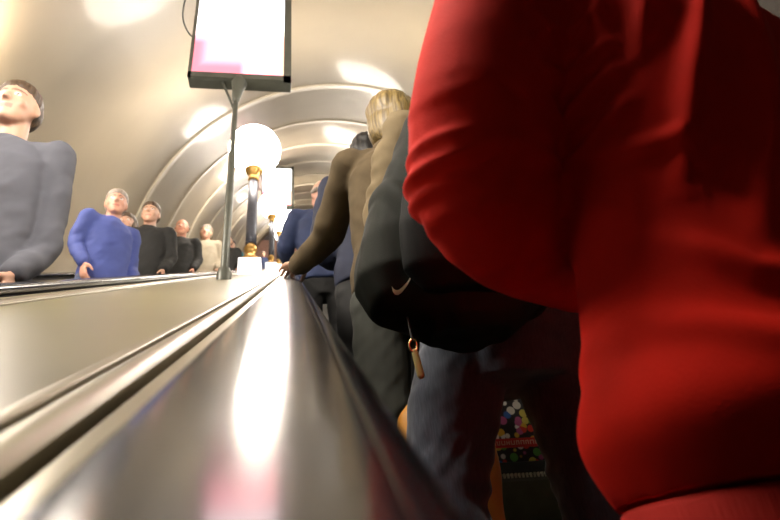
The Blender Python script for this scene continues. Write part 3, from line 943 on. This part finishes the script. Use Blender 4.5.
# ---- mustard tote hanging from the far hand of the tan coat
yt, zt = step_yz(TK)
e = empty('tote_bag', (.385, yt+.18-.145, zt+.19)); tag(e, 'mustard yellow tote bag partly hidden behind the jeans, held by the tan coat', 'bag')
bm = bmesh.new()
loft(bm, [(0, 0, .0, .10, .03), (0, 0, .012, .122, .045), (0, 0, .12, .128, .05), (0, 0, .22, .125, .042), (0, 0, .285, .115, .03), (0, 0, .318, .09, .02), (0, 0, .33, .05, .008)], 32, 2.8)
me = remesh(bm, .006, 3); displace(me, lambda p, n: noise.noise(p*9)*.006)
link_mesh(me, 'bag_body', M['mustard'], e)
for q in (-1, 1):
    bm = bmesh.new()
    tube(bm, curve_pts([(-.05, q*.02, .30), (-.03, q*.02, .40), (.03, q*.012, .47), (.08, q*.02, .40), (.08, q*.02, .30)], 5), [.008]*21, 8)
    build(bm, 'bag_handle', M['mustard'], e)

# ---- colourful shopping bag on the step ahead
yk, zk = step_yz(0)
e = empty('shopping_bag', (.885, yk+.12, zk)); tag(e, 'small shopping bag with multicoloured dots and a red band, standing on the step', 'bag')
def bag_body():
    bm = bmesh.new()
    w, d, h = .15, .055, .40
    bot = [V((sx*w, sy*d, .055)) for sx, sy in ((-1, -1), (1, -1), (1, 1), (-1, 1))]
    mid = [V((sx*w*1.02, sy*d*1.05, .20)) for sx, sy in ((-1, -1), (1, -1), (1, 1), (-1, 1))]
    topr = [V((sx*w*.98, sy*d*.6, h)) for sx, sy in ((-1, -1), (1, -1), (1, 1), (-1, 1))]
    rings_to_bm(bm, [bot, mid, topr])
    bevel(bm, .006)
    build(bm, 'bag_body', M['bagprint'], e, angle=0.6)
    bm = bmesh.new(); box(bm, (0, 0, .028), (w*2.0, d*2.0, .056)); bevel(bm, .004)
    build(bm, 'bag_base', M['bagbottom'], e, smooth=False)
    bm = bmesh.new(); box(bm, (0, -.0570, .128), (w*2.03, .004, .036), Matrix.Rotation(math.radians(-1.2), 3, 'X'))
    b = build(bm, 'printed_band', M['redband'], e, smooth=False)
    bm = bmesh.new()
    random.seed(9)
    xx = -.10
    while xx < .11:                          # worn, unreadable pale capitals
        lw = random.uniform(.008, .013)
        box(bm, (xx, -.0605, .128), (.003, .0015, .016))
        box(bm, (xx+lw, -.0605, .128), (.003, .0015, .016))
        box(bm, (xx+lw/2, -.0605, .128+random.choice((-.0065, 0, .0065))), (lw, .0015, .003))
        xx += lw+.009
    build(bm, 'lettering', M['palelet'], b, smooth=False)
    for q in (-1, 1):
        bm = bmesh.new()
        tube(bm, curve_pts([(-.05, q*.032, .385), (-.045, q*.02, .45), (0, q*.015, .48), (.045, q*.02, .45), (.05, q*.032, .385)], 5), [.004]*21, 8)
        build(bm, 'bag_handle', M['webbing'], e)
bag_body()

# ---- riders farther up
person('person with black hair in a dark navy jacket, just beyond the tan coat', 0.387, 0, 0, 1.80, top='navy', bottom='black', hair=('short', 'blackhair'), vox=.009, cvox=.010,
       J=dict(le=(-.24, .06, 1.12), lw=(-.03, .28, 1.18)))
person('bald person in a blue jacket, farthest rider visible up the ascending escalator', 0.22, 3, 0, 1.74, top='blue', bottom='black', hair=('fringe', 'greyhair'), vox=.009, cvox=.010,
       skin=(.55, .30, .22), J=dict(le=(-.265, .02, 1.19), lw=(-.235, .22, 1.155)), hands=dict(l=((0, 1, .3), (0, .3, -1), .3)), baggy=1.08, yaw=.3)

# ---- descending riders, facing the viewer
FACE = PI
DG = None
def down(label, x, k, H, top, bottom, hair, skin=(.52, .30, .21), rail=False, dyaw=0.0, rot=0.0, **kw):
    y, z = step_yz(k)
    q = Matrix.Rotation(FACE+rot, 3, 'Z')
    J = {n: tuple(q @ V(p)) for n, p in dict(le=(-.215, -.03, 1.12), lw=(-.20, .10, .92), re=(.215, -.03, 1.12), rw=(.20, .10, .92)).items()}; J.update(kw.pop('J', {})); hands = {}
    if rail:      # hand on the rail of the deck, a little ahead (downhill)
        s = step_s(k)+.42
        root = V((x, y+.18, z))
        w = W(-.895, s-.02, .018)
        J['lw'] = tuple(w-root); J['le'] = tuple(W(-.93+.0, s+.30, .20)-root)
        hands['l'] = (W(.3, -1, -.12)-W(0, 0, 0), W(.35, -.2, -1)-W(0, 0, 0), .45)
    person(label, x, k, FACE+rot, H, top=top, bottom=bottom, hair=hair, skin=skin, J=J, hands=hands, yaw=dyaw, **kw)
down('tall person in a blue grey jacket, large at the left edge, riding down', -1.14, -1, 1.88, 'bluegrey', 'black', ('short', 'brownhair'), vox=.007, cvox=.008)
down('person in a bright blue shirt riding down, behind the cream deck', -1.36, 4, 1.68, 'shirtblue', 'denimlight', ('short', 'greyhair'), (.58, .30, .21), rot=.8, vox=.008, cvox=.009, dyaw=-.5)
down('brown haired person in a dark jacket, just behind the bright blue shirt', -1.30, 6, 1.68, 'black', 'black', ('short', 'brownhair'), vox=.008, cvox=.010)
down('person in a blue denim jacket, half hidden between the blue shirt and the dark jacket', -1.62, 7, 1.60, 'denimlight', 'black', ('bob', 'brownhair'), vox=.009, cvox=.010)
down('bald person in a black coat riding down, left of the beige coat', -1.34, 10, 1.66, 'black', 'black', ('fringe', 'brownhair'), (.62, .30, .20), vox=.009, cvox=.010)
down('person in a beige coat with short grey hair, left of the sign post', -1.18, 12, 1.66, 'beige', 'greyt', ('short', 'greyhair'), vox=.010, cvox=.012, coat_len=.2)
down('blond person in a beige coat, farther along and partly behind the grey haired one', -1.30, 14, 1.74, 'beige', 'black', ('bob', 'blond'), vox=.010, cvox=.012)
down('person in a dark coat, right behind the sign post', -1.12, 17, 1.64, 'black', 'black', ('short', 'brownhair'), (.55, .32, .22), vox=.012, cvox=.014)
down('person in a teal jacket, between the sign post and the first lamp', -1.19, 20, 1.60, 'teal', 'black', ('short', 'blackhair'), vox=.012, cvox=.014)
down('small distant person in navy, right of the first lamp foot', -1.12, 46, 1.70, 'blue', 'black', ('short', 'greyhair'), vox=.012, cvox=.014)

# ------------------------------------------------------------------ world, camera, render look
w = bpy.data.worlds.new('World'); SC.world = w; w.use_nodes = True
w.node_tree.nodes['Background'].inputs['Color'].default_value = (0.9, 0.85, 0.8, 1)
w.node_tree.nodes['Background'].inputs['Strength'].default_value = 0.02

# landing light of the upper hall
def ceiling_lamp(x, s):
    o = incline_prism('ceiling_lamp', rect(x-.6, x+.6, 2.50, 2.58), s, s+.5, M['hallglow'], smooth=False)
    tag(o, 'lit ceiling panel in the hall past the upper landing', 'lamp', 'hall ceiling panels')
M['hallglow'] = emit('hall_panel', (1.0, .8, .7), 8.0)
for x in (-1.5, 1.0, 3.5): ceiling_lamp(x, SF+2)

cam = bpy.data.cameras.new('camera'); co = bpy.data.objects.new('camera', cam); COL.objects.link(co)
F = 600.0
psi = math.atan(98/F); eps = math.atan(7/F)
X = V((1, 0, 0)); Sd = V((0, CA, SA)); N = V((0, -SA, CA))
fw = Sd*math.cos(psi)+X*math.sin(psi); rt = X*math.cos(psi)-Sd*math.sin(psi)
f2 = fw*math.cos(eps)+N*math.sin(eps); up = N*math.cos(eps)-fw*math.sin(eps)
m = Matrix((rt, up, -f2)).transposed().to_4x4(); m.translation = V((0, 0, Z0))
co.matrix_world = m
cam.sensor_width = 36; cam.lens = F/780*36
cam.clip_start = 0.01; cam.clip_end = 200
cam.dof.use_dof = True; cam.dof.focus_distance = 1.35; cam.dof.aperture_fstop = 7.5
SC.camera = co
SC.view_settings.view_transform = 'Standard'; SC.view_settings.look = 'None'
SC.view_settings.gamma = 1; SC.view_settings.use_curve_mapping = False
SC.view_settings.exposure = 0.72
SC.cycles.use_denoising = True
SC.cycles.max_bounces = 8
SC.cycles.sample_clamp_indirect = 6
